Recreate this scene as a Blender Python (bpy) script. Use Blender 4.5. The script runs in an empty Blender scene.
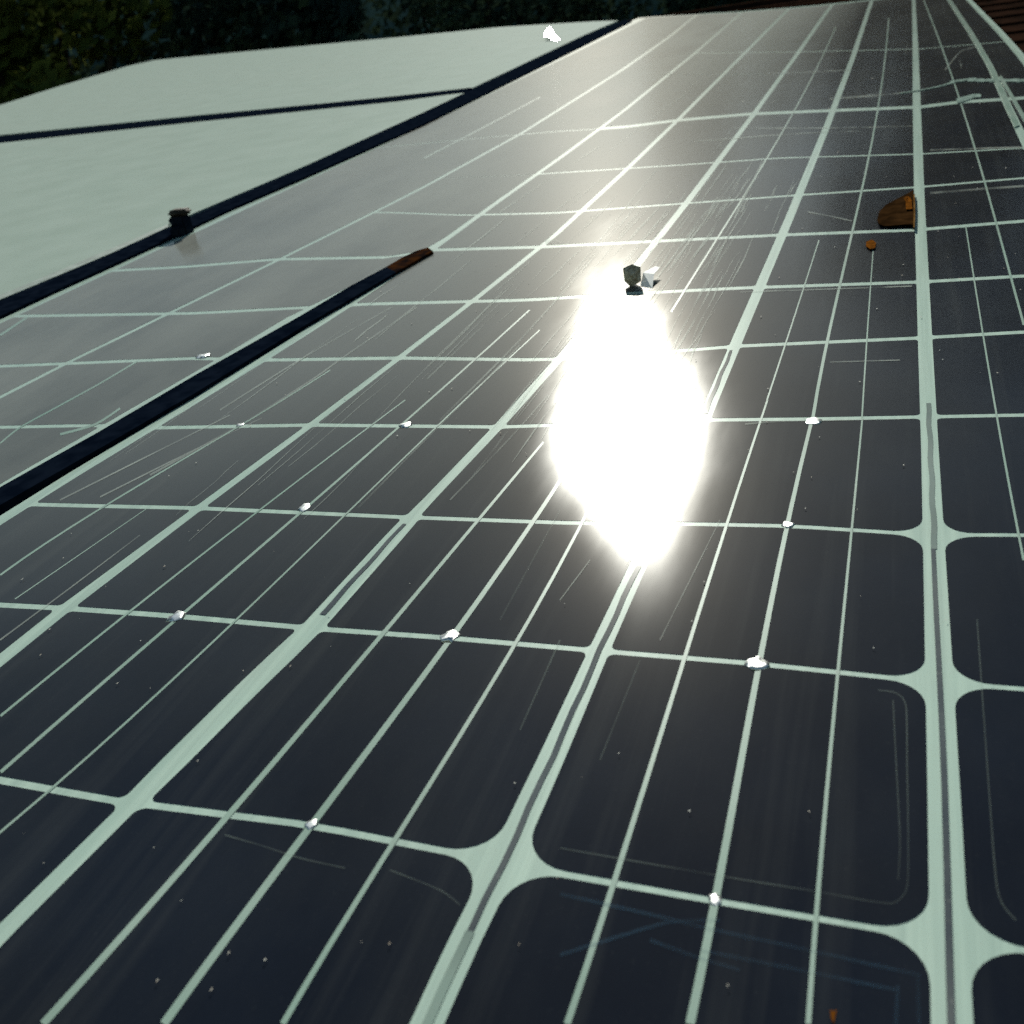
import bpy, bmesh, math, random
import numpy as np
from mathutils import Matrix, Vector, noise

# ------------------------------------------------------------------ camera, light, exposure
S = 0.28                       # metres per panel unit (camera stands 1 unit above the glass)
TILT = math.radians(12)        # slope of the roof
BASE = Vector((0, 0, 3.6))     # point of the glass right under the camera
V1, V2 = (910.0, -100.0), (-2090.0, 433.0)
F = math.sqrt(-((V1[0]-512)*(V2[0]-512)+(V1[1]-512)*(V2[1]-512)))
d1 = Vector((V1[0]-512, 512-V1[1], -F)).normalized()
d2 = -Vector((V2[0]-512, 512-V2[1], -F)).normalized()
d2 = (d2-d1*d1.dot(d2)).normalized()
dn = d2.cross(d1)
PFC = Matrix((d2, d1, dn))     # camera space -> panel space
MP = Matrix.Rotation(TILT, 3, 'X')
PANEL = Matrix.Translation(BASE) @ MP.to_4x4()

scene = bpy.context.scene
COL = scene.collection
cam = bpy.data.cameras.new('camera')
cam.sensor_width = 36
cam.lens = F/1024*36
cam.clip_start = 0.01
cam.clip_end = 2000
cam.dof.use_dof = True
cam.dof.focus_distance = 0.65
cam.dof.aperture_fstop = 15
camo = bpy.data.objects.new('camera', cam)
COL.objects.link(camo)
camo.matrix_world = PANEL @ Matrix.Translation((0, 0, S)) @ PFC.to_4x4()
scene.camera = camo

SUN_PX = (630, 435)            # where the glass mirrors the sun
r = Vector((SUN_PX[0]-512, 512-SUN_PX[1], -F)).normalized()
sd = r - 2*r.dot(dn)*dn
SUN = MP @ (PFC @ sd)          # world direction to the sun
EL = math.asin(SUN.z)
AZ = math.atan2(SUN.x, SUN.y)

w = bpy.data.worlds.new('World')
scene.world = w
w.use_nodes = True
nt = w.node_tree
sky = nt.nodes.new('ShaderNodeTexSky')
sky.sky_type = 'NISHITA'
sky.sun_disc = False
sky.sun_elevation = EL
sky.sun_rotation = AZ
sky.air_density = 1.0
sky.dust_density = 0.6
sky.ozone_density = 1.0
bg = nt.nodes['Background']
bg.inputs['Strength'].default_value = 0.056
wb = nt.nodes.new('ShaderNodeMix'); wb.data_type = 'RGBA'; wb.blend_type = 'MULTIPLY'   # the camera's greenish white balance
wb.inputs[0].default_value = 1
wb.inputs[7].default_value = (0.92, 1.0, 0.86, 1)
nt.links.new(sky.outputs[0], wb.inputs[6])
nt.links.new(wb.outputs[2], bg.inputs['Color'])

sl = bpy.data.lights.new('sun', 'SUN')
sl.energy = 4.6
sl.angle = math.radians(0.5)
sl.color = (1.0, 0.99, 0.89)
so = bpy.data.objects.new('sun', sl)
so.rotation_euler = SUN.to_track_quat('Z', 'Y').to_euler()
so.location = (0, 0, 30)
COL.objects.link(so)

scene.view_settings.view_transform = 'Standard'
scene.view_settings.look = 'None'
scene.view_settings.exposure = 0.15
scene.view_settings.gamma = 1
scene.cycles.use_denoising = False
scene.cycles.use_adaptive_sampling = True
scene.cycles.adaptive_threshold = 0.06
scene.cycles.adaptive_min_samples = 16
scene.cycles.max_bounces = 6
scene.cycles.sample_clamp_indirect = 1.5
scene.cycles.caustics_reflective = False
scene.cycles.transparent_max_bounces = 16

# ------------------------------------------------------------------ helpers
def unp(px, py, h=0.0):
    """pixel of the survey photo -> point (u, v) on the panel plane, h units above the glass"""
    q = PFC @ Vector((px-512, 512-py, -F))
    t = -(1.0-h)/q.z
    return (q.x*t, q.y*t)

def fair(pts, deg=3, k=1.0, dense=0):
    """fair a measured line: blend it towards its own least squares polynomial x(y)"""
    p = np.array(pts, float)
    c = np.polyfit(p[:, 1]/1000, p[:, 0], min(deg, len(p)-1))
    if dense:
        y = np.linspace(p[0, 1], p[-1, 1], dense)
        return [(float(np.polyval(c, q/1000)), float(q)) for q in y]
    x = np.polyval(c, p[:, 1]/1000)*k+p[:, 0]*(1-k)
    return [(float(a), float(b)) for a, b in zip(x, p[:, 1])]

class Line:
    """a measured line; along=1: u as a function of v, along=0: v as a function of u"""
    def __init__(self, pts, along):
        P = [unp(*p) for p in pts]
        P = [(p[1], p[0]) for p in P] if along else P
        P.sort()
        self.x = [p[0] for p in P]; self.y = [p[1] for p in P]
    def __call__(self, x):
        X, Y = self.x, self.y
        if x <= X[0]:
            k = min(len(X)-1, 2); return Y[0]+(x-X[0])*(Y[k]-Y[0])/(X[k]-X[0])*0.5
        if x >= X[-1]:
            return Y[-1]
        for i in range(len(X)-1):
            if x <= X[i+1]:
                t = (x-X[i])/(X[i+1]-X[i]); return Y[i]+t*(Y[i+1]-Y[i])

def mesh_obj(name, bm, mat, parent=None, smooth=False):
    me = bpy.data.meshes.new(name)
    bmesh.ops.recalc_face_normals(bm, faces=bm.faces)
    zs = [v.co.z for v in bm.verts]
    if max(zs)-min(zs) < 2e-4:          # flat sheets face up
        bm.normal_update()
        bmesh.ops.reverse_faces(bm, faces=[f for f in bm.faces if f.normal.z < 0])
    bm.to_mesh(me); bm.free()
    if smooth:
        for p in me.polygons: p.use_smooth = True
    for m in (mat if isinstance(mat, (list, tuple)) else [mat]):
        me.materials.append(m)
    o = bpy.data.objects.new(name, me)
    COL.objects.link(o)
    if parent: o.parent = parent
    return o

def tag(o, label=None, cat=None, group=None, kind=None):
    if label: o['label'] = label
    if cat: o['category'] = cat
    if group: o['group'] = group
    if kind: o['kind'] = kind
    return o

def empty(name, label, cat, group=None, uv=None, w=0.0, rot=0.0):
    """an Empty on the panel plane; children use panel metres relative to it"""
    o = bpy.data.objects.new(name, None)
    o.empty_display_size = 0.05
    COL.objects.link(o)
    u, v = uv if uv else (0, 0)
    o.matrix_world = PANEL @ Matrix.Translation((u*S, v*S, w*S)) @ Matrix.Rotation(rot, 4, 'Z')
    return tag(o, label, cat, group)

def poly(bm, pts, w, thick=0.0):
    """flat polygon of (u,v) at height w (units); thick > 0 gives it a body below"""
    top = [bm.verts.new((u*S, v*S, w*S)) for u, v in pts]
    f = bm.faces.new(top)
    if thick:
        low = [bm.verts.new((u*S, v*S, (w-thick)*S)) for u, v in pts]
        n = len(pts)
        for i in range(n):
            bm.faces.new((top[i], top[(i+1) % n], low[(i+1) % n], low[i]))
        bm.faces.new(list(reversed(low)))
    f.normal_update()
    if f.normal.z < 0 and not thick: f.normal_flip()
    return f

def ribbon(bm, pts, widths, w, thick=0.0):
    """strip along (u,v) points with per-point width"""
    n = len(pts)
    if not isinstance(widths, (list, tuple)): widths = [widths]*n
    Lf, Rt = [], []
    for i in range(n):
        a = Vector(pts[max(0, i-1)]); b = Vector(pts[min(n-1, i+1)])
        t = (b-a).normalized(); nn = Vector((-t.y, t.x)); p = Vector(pts[i])
        Lf.append(p+nn*widths[i]/2); Rt.append(p-nn*widths[i]/2)
    A = [bm.verts.new((p.x*S, p.y*S, w*S)) for p in Lf]
    B = [bm.verts.new((p.x*S, p.y*S, w*S)) for p in Rt]
    for i in range(n-1): bm.faces.new((A[i], B[i], B[i+1], A[i+1]))
    if thick:
        A2 = [bm.verts.new((p.x*S, p.y*S, (w-thick)*S)) for p in Lf]
        B2 = [bm.verts.new((p.x*S, p.y*S, (w-thick)*S)) for p in Rt]
        for i in range(n-1):
            bm.faces.new((A[i], A[i+1], A2[i+1], A2[i]))
            bm.faces.new((B[i+1], B[i], B2[i], B2[i+1]))
        bm.faces.new((A[0], A2[0], B2[0], B[0]))
        bm.faces.new((A[-1], B[-1], B2[-1], A2[-1]))

def pxline(pts, h=0.0): return [unp(x, y, h) for x, y in pts]

def pxribbon(bm, pts, wpx, w, thick=0.0, sub=4, smooth=True):
    """strip through photo points; width given in photo pixels across the strip"""
    P = []
    for i in range(len(pts)-1):
        p0 = pts[i-1] if i else pts[0]; p1, p2 = pts[i], pts[i+1]; p3 = pts[min(len(pts)-1, i+2)]
        for k in range(sub):
            t = k/sub
            if smooth:      # rounded through the points, half tension
                m1 = [(p2[j]-p0[j])*.4 for j in (0, 1)]; m2 = [(p3[j]-p1[j])*.4 for j in (0, 1)]
                P.append(tuple((2*t**3-3*t*t+1)*p1[j]+(t**3-2*t*t+t)*m1[j]+(3*t*t-2*t**3)*p2[j]+(t**3-t*t)*m2[j] for j in (0, 1)))
            else: P.append(tuple(p1[j]+(p2[j]-p1[j])*t for j in (0, 1)))
    P.append(pts[-1])
    n = len(P)
    W = wpx if isinstance(wpx, (list, tuple)) else (wpx, wpx)
    L2, R2 = [], []
    for i in range(n):
        a = Vector(P[max(0, i-1)]); b = Vector(P[min(n-1, i+1)])
        t = (b-a).normalized(); nn = Vector((-t.y, t.x))
        k = i/(n-1); ww = W[0]+(W[1]-W[0])*k
        L2.append(unp(*(Vector(P[i])+nn*ww/2), w)); R2.append(unp(*(Vector(P[i])-nn*ww/2), w))
    A = [bm.verts.new((p[0]*S, p[1]*S, w*S)) for p in L2]
    B = [bm.verts.new((p[0]*S, p[1]*S, w*S)) for p in R2]
    for i in range(n-1): bm.faces.new((A[i], B[i], B[i+1], A[i+1]))
    if thick:
        A2 = [bm.verts.new((p[0]*S, p[1]*S, (w-thick)*S)) for p in L2]
        B2 = [bm.verts.new((p[0]*S, p[1]*S, (w-thick)*S)) for p in R2]
        for i in range(n-1):
            bm.faces.new((A[i], A[i+1], A2[i+1], A2[i]))
            bm.faces.new((B[i+1], B[i], B2[i], B2[i+1]))
        bm.faces.new((A[0], A2[0], B2[0], B[0]))
        bm.faces.new((A[-1], B[-1], B2[-1], A2[-1]))

# ------------------------------------------------------------------ materials
def new_mat(name):
    m = bpy.data.materials.new(name); m.use_nodes = True
    return m, m.node_tree, m.node_tree.nodes['Principled BSDF']

def panel_coords(t):
    """position in panel metres (u, v, w), the same for every object of the array"""
    g = t.nodes.new('ShaderNodeNewGeometry')
    vr = t.nodes.new('ShaderNodeVectorRotate'); vr.rotation_type = 'X_AXIS'
    vr.inputs['Center'].default_value = BASE
    vr.inputs['Angle'].default_value = -TILT
    t.links.new(g.outputs['Position'], vr.inputs['Vector'])
    sb = t.nodes.new('ShaderNodeVectorMath'); sb.operation = 'SUBTRACT'
    sb.inputs[1].default_value = BASE
    t.links.new(vr.outputs[0], sb.inputs[0])
    return sb.outputs[0]

def noise_node(t, co, scale, detail=3, stretch=(1, 1, 1), rough=0.5):
    mp = t.nodes.new('ShaderNodeMapping'); mp.inputs['Scale'].default_value = stretch
    t.links.new(co, mp.inputs['Vector'])
    n = t.nodes.new('ShaderNodeTexNoise'); n.inputs['Scale'].default_value = scale
    n.inputs['Detail'].default_value = detail; n.inputs['Roughness'].default_value = rough
    t.links.new(mp.outputs[0], n.inputs['Vector'])
    return n.outputs['Fac']

def rng_map(t, val, a, b, c, d):
    m = t.nodes.new('ShaderNodeMapRange')
    for i, x in enumerate((a, b, c, d)): m.inputs[i+1].default_value = x
    t.links.new(val, m.inputs[0]); return m.outputs[0]

def mix_col(t, fac, a, b):
    m = t.nodes.new('ShaderNodeMix'); m.data_type = 'RGBA'
    if isinstance(fac, float): m.inputs[0].default_value = fac
    else: t.links.new(fac, m.inputs[0])
    for s, x in ((6, a), (7, b)):
        if isinstance(x, tuple): m.inputs[s].default_value = (*x, 1)
        else: t.links.new(x, m.inputs[s])
    return m.outputs[2]

COAT_R = 0.185
WIPE = 0.3      # the wiping marks run a little askew to the cells
DUST = (0.40, 0.415, 0.375)
def glass_mat(name, base, dust=0.06, var=None, haze=0.0015, haze_r=0.5, streak=0.05, cr=COAT_R, ior=1.42, tau=.012, veil_left=0.0, alpha=None, brushed=None):
    """something laminated under the dusty cover glass: matt body, clear-cut gloss, a little veil"""
    m, t, b = new_mat(name)
    t.nodes.remove(b)
    out = t.nodes['Material Output']
    co = panel_coords(t)
    col = base
    if var:
        col = mix_col(t, rng_map(t, noise_node(t, co, 9, 4), .35, .65, 0, 1), base, var)
    if brushed:
        col = mix_col(t, rng_map(t, noise_node(t, co, 160, 4, (1, .02, 1), .65), .35, .7, 0, 1), col, brushed)
    st = rng_map(t, noise_node(t, co, 55, 4, (1, .03, 1), .6), .52, .8, 0, streak)
    bl = rng_map(t, noise_node(t, co, 14, 5, (1, .5, 1), .65), .42, .75, 0, dust)
    fi = rng_map(t, noise_node(t, co, 420, 2), .62, .8, 0, dust*.7)
    a1 = t.nodes.new('ShaderNodeMath'); a1.operation = 'ADD'
    t.links.new(st, a1.inputs[0]); t.links.new(bl, a1.inputs[1])
    a2 = t.nodes.new('ShaderNodeMath'); a2.operation = 'ADD'
    t.links.new(a1.outputs[0], a2.inputs[0]); t.links.new(fi, a2.inputs[1])
    # a thin film of dust: the longer the way through it, the more it covers
    lw = t.nodes.new('ShaderNodeNewGeometry')
    dt = t.nodes.new('ShaderNodeVectorMath'); dt.operation = 'DOT_PRODUCT'
    t.links.new(lw.outputs['Normal'], dt.inputs[0]); t.links.new(lw.outputs['Incoming'], dt.inputs[1])
    def mth(op, a, b_=None):
        n_ = t.nodes.new('ShaderNodeMath'); n_.operation = op
        for i_, x_ in enumerate((a, b_)):
            if x_ is None: continue
            if isinstance(x_, (int, float)): n_.inputs[i_].default_value = x_
            else: t.links.new(x_, n_.inputs[i_])
        return n_.outputs[0]
    tt = rng_map(t, noise_node(t, co, 6, 5, (1, .4, 1), .6), .3, .7, tau*.6, tau*1.4)
    if veil_left:
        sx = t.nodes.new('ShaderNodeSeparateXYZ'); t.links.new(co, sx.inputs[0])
        tt = mth('ADD', tt, mth('MULTIPLY', rng_map(t, sx.outputs[0], -.45*S, -1.8*S, 0, veil_left), rng_map(t, sx.outputs[1], .9*S, 2.6*S, .05, 1)))  # lens flare veil put into the dust colour, denser to the left and further up
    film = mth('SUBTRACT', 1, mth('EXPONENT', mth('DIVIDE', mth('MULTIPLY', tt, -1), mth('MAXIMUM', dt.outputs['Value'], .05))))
    film = mth('ADD', film, a2.outputs[0])
    df = t.nodes.new('ShaderNodeBsdfDiffuse')
    t.links.new(mix_col(t, mth('MINIMUM', film, .95), col, DUST), df.inputs['Color'])
    bp = t.nodes.new('ShaderNodeBump'); bp.inputs['Strength'].default_value = .016
    bp.inputs['Distance'].default_value = .002
    t.links.new(noise_node(t, co, 18, 3, (1, .25, 1)), bp.inputs['Height'])
    gl = t.nodes.new('ShaderNodeBsdfAnisotropic'); gl.distribution = 'BECKMANN'
    gl.inputs['Color'].default_value = (1, 1, 1, 1)
    gl.inputs['Anisotropy'].default_value = -.27      # lengthwise wiping marks spread the gloss sideways ...
    gb = t.nodes.new('ShaderNodeBsdfAnisotropic'); gb.distribution = 'BECKMANN'
    gb.inputs['Anisotropy'].default_value = .09       # ... and the rolled texture of the glass lengthwise
    tg = t.nodes.new('ShaderNodeCombineXYZ'); tg.inputs[0].default_value = math.cos(WIPE); tg.inputs[1].default_value = math.sin(WIPE)*math.cos(TILT); tg.inputs[2].default_value = math.sin(WIPE)*math.sin(TILT)
    rg = rng_map(t, noise_node(t, co, 22, 4, (1, .25, 1)), .3, .7, cr*.94, cr*1.07)
    for g_ in (gl, gb):
        t.links.new(tg.outputs[0], g_.inputs['Tangent'])
        t.links.new(rg, g_.inputs['Roughness'])
        t.links.new(bp.outputs[0], g_.inputs['Normal'])
    mg = t.nodes.new('ShaderNodeMixShader'); mg.inputs[0].default_value = .5
    t.links.new(gl.outputs[0], mg.inputs[1]); t.links.new(gb.outputs[0], mg.inputs[2])
    hz = t.nodes.new('ShaderNodeBsdfAnisotropic'); hz.distribution = 'GGX'
    hz.inputs['Roughness'].default_value = haze_r
    m1 = t.nodes.new('ShaderNodeMixShader'); m1.inputs[0].default_value = haze
    t.links.new(df.outputs[0], m1.inputs[1]); t.links.new(hz.outputs[0], m1.inputs[2])
    g2 = t.nodes.new('ShaderNodeBsdfAnisotropic'); g2.distribution = 'GGX'; g2.inputs['Roughness'].default_value = .27; g2.inputs['Color'].default_value = (1, .93, .85, 1)
    m3 = t.nodes.new('ShaderNodeMixShader'); m3.inputs[0].default_value = .06
    t.links.new(mg.outputs[0], m3.inputs[1]); t.links.new(g2.outputs[0], m3.inputs[2])
    fr = t.nodes.new('ShaderNodeFresnel'); fr.inputs['IOR'].default_value = ior
    m2 = t.nodes.new('ShaderNodeMixShader')
    t.links.new(mth('MULTIPLY', fr.outputs[0], mth('SUBTRACT', 1, mth('MULTIPLY', mth('MINIMUM', film, 1), .55))), m2.inputs[0]); t.links.new(m1.outputs[0], m2.inputs[1]); t.links.new(m3.outputs[0], m2.inputs[2])
    if alpha:
        tp = t.nodes.new('ShaderNodeBsdfTransparent'); ma = t.nodes.new('ShaderNodeMixShader')
        t.links.new(rng_map(t, noise_node(t, co, 30, 3, (1, .3, 1)), .3, .65, 0, alpha*1.6), ma.inputs[0])
        t.links.new(tp.outputs[0], ma.inputs[1]); t.links.new(m2.outputs[0], ma.inputs[2])
        t.links.new(ma.outputs[0], out.inputs['Surface'])
    else:
        t.links.new(m2.outputs[0], out.inputs['Surface'])
    return m

M = {}
M['cell'] = glass_mat('cell silicon', (0.0012, 0.0028, 0.009), .02, (0.0022, 0.0055, 0.015), tau=.009, veil_left=.15)
M['edge'] = glass_mat('cell rim', (0.006, 0.011, 0.03), .03)
M['sheet'] = glass_mat('white backsheet', (0.49, 0.65, 0.55), .2, (0.53, 0.69, 0.59), streak=.16, brushed=(.37, .51, .44), ior=1.3, haze=.03, haze_r=.42)
M['bus'] = glass_mat('tinned busbar', (0.24, 0.37, 0.30), .3, (0.36, 0.50, 0.42), streak=.2, ior=1.3, haze=.05, haze_r=.40)
M['seam'] = glass_mat('seam gap', (0.03, 0.04, 0.055), .3, (0.10, 0.12, 0.13))
M['seam_worn'] = glass_mat('worn seam', (0.26, 0.36, 0.31), .3, (0.06, 0.08, 0.08))
M['seam_pale'] = glass_mat('pale seam', (0.17, 0.22, 0.20), .3, (0.26, 0.33, 0.30))
M['hazy'] = glass_mat('veiled cell silicon', (0.012, 0.014, 0.015), .05, (0.018, 0.021, 0.022), tau=.15)  # veil of light over the middle panel put into a thicker dust tone

def simple(name, c, rough=.6, spec=.4, metal=0.0, var=None, vscale=40, bump=0.0, matte=False):
    m, t, b = new_mat(name)
    tc = t.nodes.new('ShaderNodeTexCoord')
    b.inputs['Roughness'].default_value = rough
    b.inputs['Specular IOR Level'].default_value = spec
    b.inputs['Metallic'].default_value = metal
    n = noise_node(t, tc.outputs['Object'], vscale, 5)
    if var: t.links.new(mix_col(t, rng_map(t, n, .38, .62, 0, 1), c, var), b.inputs['Base Color'])
    else: b.inputs['Base Color'].default_value = (*c, 1)
    if bump:
        bp = t.nodes.new('ShaderNodeBump'); bp.inputs['Strength'].default_value = bump
        bp.inputs['Distance'].default_value = .003
        t.links.new(n, bp.inputs['Height']); t.links.new(bp.outputs[0], b.inputs['Normal'])
    if matte:
        d = t.nodes.new('ShaderNodeBsdfDiffuse')
        if var: t.links.new(b.inputs['Base Color'].links[0].from_socket, d.inputs['Color'])
        else: d.inputs['Color'].default_value = (*c, 1)
        t.links.new(d.outputs[0], t.nodes['Material Output'].inputs['Surface'])
    return m

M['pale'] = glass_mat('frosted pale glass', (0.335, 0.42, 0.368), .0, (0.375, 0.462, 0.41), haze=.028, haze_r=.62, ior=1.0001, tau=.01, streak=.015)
M['rail'] = simple('black anodised rail', (.0025, .005, .011), .9, .02, var=(.006, .010, .019), vscale=60, matte=True)
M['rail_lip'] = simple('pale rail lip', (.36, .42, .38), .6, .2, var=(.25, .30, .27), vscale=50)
M['rust'] = simple('rust', (.050, .018, .006), .85, .1, var=(.010, .007, .007), vscale=70, matte=True)
M['dark_metal'] = simple('dark clamp metal', (.008, .014, .026), .6, .2, var=(.018, .022, .032), vscale=90, bump=.3, matte=True)
M['solder'] = simple('bright solder', (.95, .97, .96), .36, .5, 1.0, var=(.9, .92, .9), vscale=900, bump=.05)
M['chip'] = simple('bright metal', (.95, .96, .95), .3, .5, 1.0)
M['white'] = simple('white plastic', (.82, .84, .82), .35, .5, var=(.74, .77, .74), vscale=300)
M['cable'] = simple('pale cable', (.30, .39, .34), .9, .0, var=(.13, .18, .16), vscale=110, matte=True)
M['leaf_brown'] = simple('dry leaf', (.020, .010, .004), .8, .0, var=(.046, .022, .008), vscale=60, matte=True)
M['leaf_orange'] = simple('dry leaf orange', (.20, .065, .008), .8, .0, var=(.10, .036, .006), vscale=200, matte=True)
M['stone'] = simple('brown clip', (.36, .27, .17), .6, .3, var=(.72, .60, .44), vscale=260, bump=.6)
M['frame'] = simple('frame metal', (.38, .47, .41), .5, .0, 0.0, var=(.30, .38, .33), vscale=30, matte=True)
M['speck'] = simple('dirt speck', (.5, .52, .48), .8, .2, var=(.3, .25, .2), vscale=500)

M['faint'] = glass_mat('dust streak', (.60, .66, .59), .02, alpha=.33)
M['ghost'] = glass_mat('ghost line', (.38, .46, .40), .02, alpha=.11)
M['ghost_blue'] = glass_mat('ghost blue', (.06, .14, .22), .02, alpha=.10)
M['scuff'] = glass_mat('scuff', (.45, .52, .50), .02, alpha=.15)

# ------------------------------------------------------------------ setting: ground, hill
def ground():
    bm = bmesh.new()
    n = 60; R = 700
    for i in range(n):
        for j in range(n): pass
    bmesh.ops.create_grid(bm, x_segments=80, y_segments=80, size=R)
    for v in bm.verts:
        v.co.z = 0.4*noise.noise(Vector((v.co.x*.02, v.co.y*.02, 0)))-.2
    m = simple('meadow ground', (.045, .06, .02), .95, .1, var=(.075, .075, .035), vscale=.8)
    tag(mesh_obj('ground', bm, m), kind='structure')
ground()

def hill():
    bm = bmesh.new()
    rows = []
    for j in range(14):
        row = []
        for i in range(90):
            a = math.radians(-95+i*190/89)
            d = 46+j*6
            t = j/13
            z = (5+31*math.sin(min(1, t*1.1)*math.pi/2))*(1+.06*noise.noise(Vector((i*.11, j*.18, 3))))
            z += 1.2*noise.noise(Vector((i*.7, j*.9, 7)))
            if j == 0: z = -1
            row.append(bm.verts.new((d*math.sin(a), d*math.cos(a), z)))
        rows.append(row)
    for j in range(13):
        for i in range(89):
            bm.faces.new((rows[j][i], rows[j][i+1], rows[j+1][i+1], rows[j+1][i]))
    m = simple('wooded hillside', (.025, .052, .055), 1, .0, var=(.035, .068, .06), vscale=.5, bump=1)
    tag(mesh_obj('hill', bm, m, smooth=True), kind='structure')
hill()

# ------------------------------------------------------------------ trees
def leaf_mat(name, a, b_):
    m, t, b = new_mat(name)
    g = t.nodes.new('ShaderNodeObjectInfo')
    tc = t.nodes.new('ShaderNodeTexCoord')
    n = noise_node(t, tc.outputs['Object'], 1.3, 4)
    t.links.new(mix_col(t, rng_map(t, n, .4, .62, 0, 1), a, b_), b.inputs['Base Color'])
    b.inputs['Roughness'].default_value = .7
    b.inputs['Specular IOR Level'].default_value = 0
    tl = t.nodes.new('ShaderNodeBsdfTranslucent'); ms = t.nodes.new('ShaderNodeMixShader'); ms.inputs[0].default_value = .1
    t.links.new(b.inputs['Base Color'].links[0].from_socket, tl.inputs['Color'])
    t.links.new(b.outputs[0], ms.inputs[1]); t.links.new(tl.outputs[0], ms.inputs[2])
    t.links.new(ms.outputs[0], t.nodes['Material Output'].inputs['Surface'])
    return m
LM = [leaf_mat('dark leaves', (.028, .052, .044), (.05, .078, .045)),
      leaf_mat('olive leaves', (.05, .075, .022), (.11, .13, .03)),
      leaf_mat('fir needles', (.026, .052, .05), (.042, .075, .06))]
BARK = simple('bark', (.05, .04, .03), .9, .1, var=(.025, .02, .016), vscale=8, bump=.8)

def make_tree(az, dist, top, spread, seed, kind, label, nleaf=5200):
    rd = random.Random(seed)
    root = bpy.data.objects.new(['broadleaf_tree', 'broadleaf_tree', 'fir_tree'][kind], None)
    COL.objects.link(root)
    root.location = (dist*math.sin(math.radians(az)), dist*math.cos(math.radians(az)), -.2)
    tag(root, label, 'tree', 'trees beyond the roof')
    # trunk with limbs
    bm = bmesh.new()
    def limb(p0, p1, r0, r1, seg=4):
        prev = None; ax = (p1-p0).normalized()
        s1 = ax.orthogonal().normalized(); s2 = ax.cross(s1)
        for k in range(seg+1):
            t = k/seg
            c = p0.lerp(p1, t)+Vector((rd.uniform(-1, 1), rd.uniform(-1, 1), 0))*r0*.5*(0 < k)
            rr = r0+(r1-r0)*t
            ring = [bm.verts.new(c+(s1*math.cos(q*math.pi/3.5)+s2*math.sin(q*math.pi/3.5))*rr) for q in range(7)]
            if prev:
                for q in range(7): bm.faces.new((prev[q], prev[(q+1) % 7], ring[(q+1) % 7], ring[q]))
            prev = ring
    limb(Vector((0, 0, -.3)), Vector((rd.uniform(-.3, .3), rd.uniform(-.3, .3), top*.9)), .03*top, .03, 7)
    blobs = []
    if kind < 2:
        for k in range(11):
            z0 = top*rd.uniform(.25, .6); a = rd.uniform(0, 6.28)
            e = Vector((math.cos(a)*spread*rd.uniform(.35, .8), math.sin(a)*spread*rd.uniform(.35, .8), top*rd.uniform(.45, .9)))
            limb(Vector((0, 0, z0)), e, .012*top, .02)
            blobs.append((e, rd.uniform(.28, .46)*spread))
        blobs.append((Vector((0, 0, top*.86)), spread*.4)); blobs.append((Vector((0, 0, top*.6)), spread*.55))
        for k in range(6):
            a = rd.uniform(0, 6.28)
            blobs.append((Vector((math.cos(a)*spread*.6, math.sin(a)*spread*.6, top*rd.uniform(.14, .4))), spread*rd.uniform(.35, .5)))
    else:
        for k in range(26):
            t = k/25; z0 = top*(.1+.85*t); a = k*2.4
            rr = spread*(1-t)**.8*rd.uniform(.75, 1.1)
            limb(Vector((0, 0, z0)), Vector((math.cos(a)*rr, math.sin(a)*rr, z0-.12*rr)), .006*top, .01, 2)
    mesh_obj('trunk', bm, BARK, root)
    bm = bmesh.new()
    for i in range(nleaf):
        if kind < 2:
            c, rad = rd.choice(blobs)
            d = Vector((rd.gauss(0, 1), rd.gauss(0, 1), rd.gauss(0, 1))).normalized()
            p = c+d*rad*(rd.random()**.33)
            p.z = max(.3, min(top, p.z))
            sz = rd.uniform(.08, .17)
        else:
            t = rd.random()**1.4
            z = top*(.05+.95*t); tier = (z*1.1) % 1.0
            rr = spread*(1-t)**.85*(1.0-.35*tier)*(rd.random()**.4); a = rd.uniform(0, 6.28)
            rr *= .8+.35*noise.noise(Vector((math.cos(a)*2, math.sin(a)*2, z*.7+seed)))
            p = Vector((rr*math.cos(a), rr*math.sin(a), z-.15*rr)); sz = rd.uniform(.12, .26)
        q = Vector((rd.gauss(0, 1), rd.gauss(0, 1), rd.gauss(0, .7))).normalized()
        s1 = q.orthogonal().normalized()*sz; s2 = q.cross(s1)*.55
        vs = [bm.verts.new(p+x) for x in (-s1, s2*.9, s1, -s2)]
        bm.faces.new(vs)
    mesh_obj('crown', bm, LM[kind], root)
    return root

def tree_top(d, el): return 4.0+d*math.tan(math.radians(el))
TR = [(-50, 20, 15.5, 3.0, 0, 'dark broadleaf tree at far left, cut by the picture edge'),
      (-42.5, 17.5, 14.5, 2.1, 1, 'olive green sunlit tree behind the upper left panel corner'),
      (-36, 20, 16, 2.8, 0, 'dark broadleaf tree just right of the olive green tree'),
      (-29, 19, 15, 2.8, 2, 'dark fir behind the middle of the pale panel edge'),
      (-22, 21, 14.5, 2.9, 0, 'dark broadleaf tree behind the right part of the pale panel edge'),
      (-15, 20, 13, 2.6, 0, 'low dark tree above the far end of the long black rail'),
      (-6.5, 24, 22, 3.0, 0, 'medium dark broadleaf tree behind the far edge of the large panel'),
      (3, 20, 31, 3.1, 0, 'tall broad dark tree straight behind the top of the wide white strip'),
      (9, 23, 37, 4.2, 0, 'tallest broadleaf tree, behind the upper right corner'),
      (21, 19, 37, 4.0, 0, 'tall broadleaf tree beyond the brown roof strip at right'),
      (34, 19, 36, 4.0, 0, 'tall broadleaf tree furthest right beyond the roof')]
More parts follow.
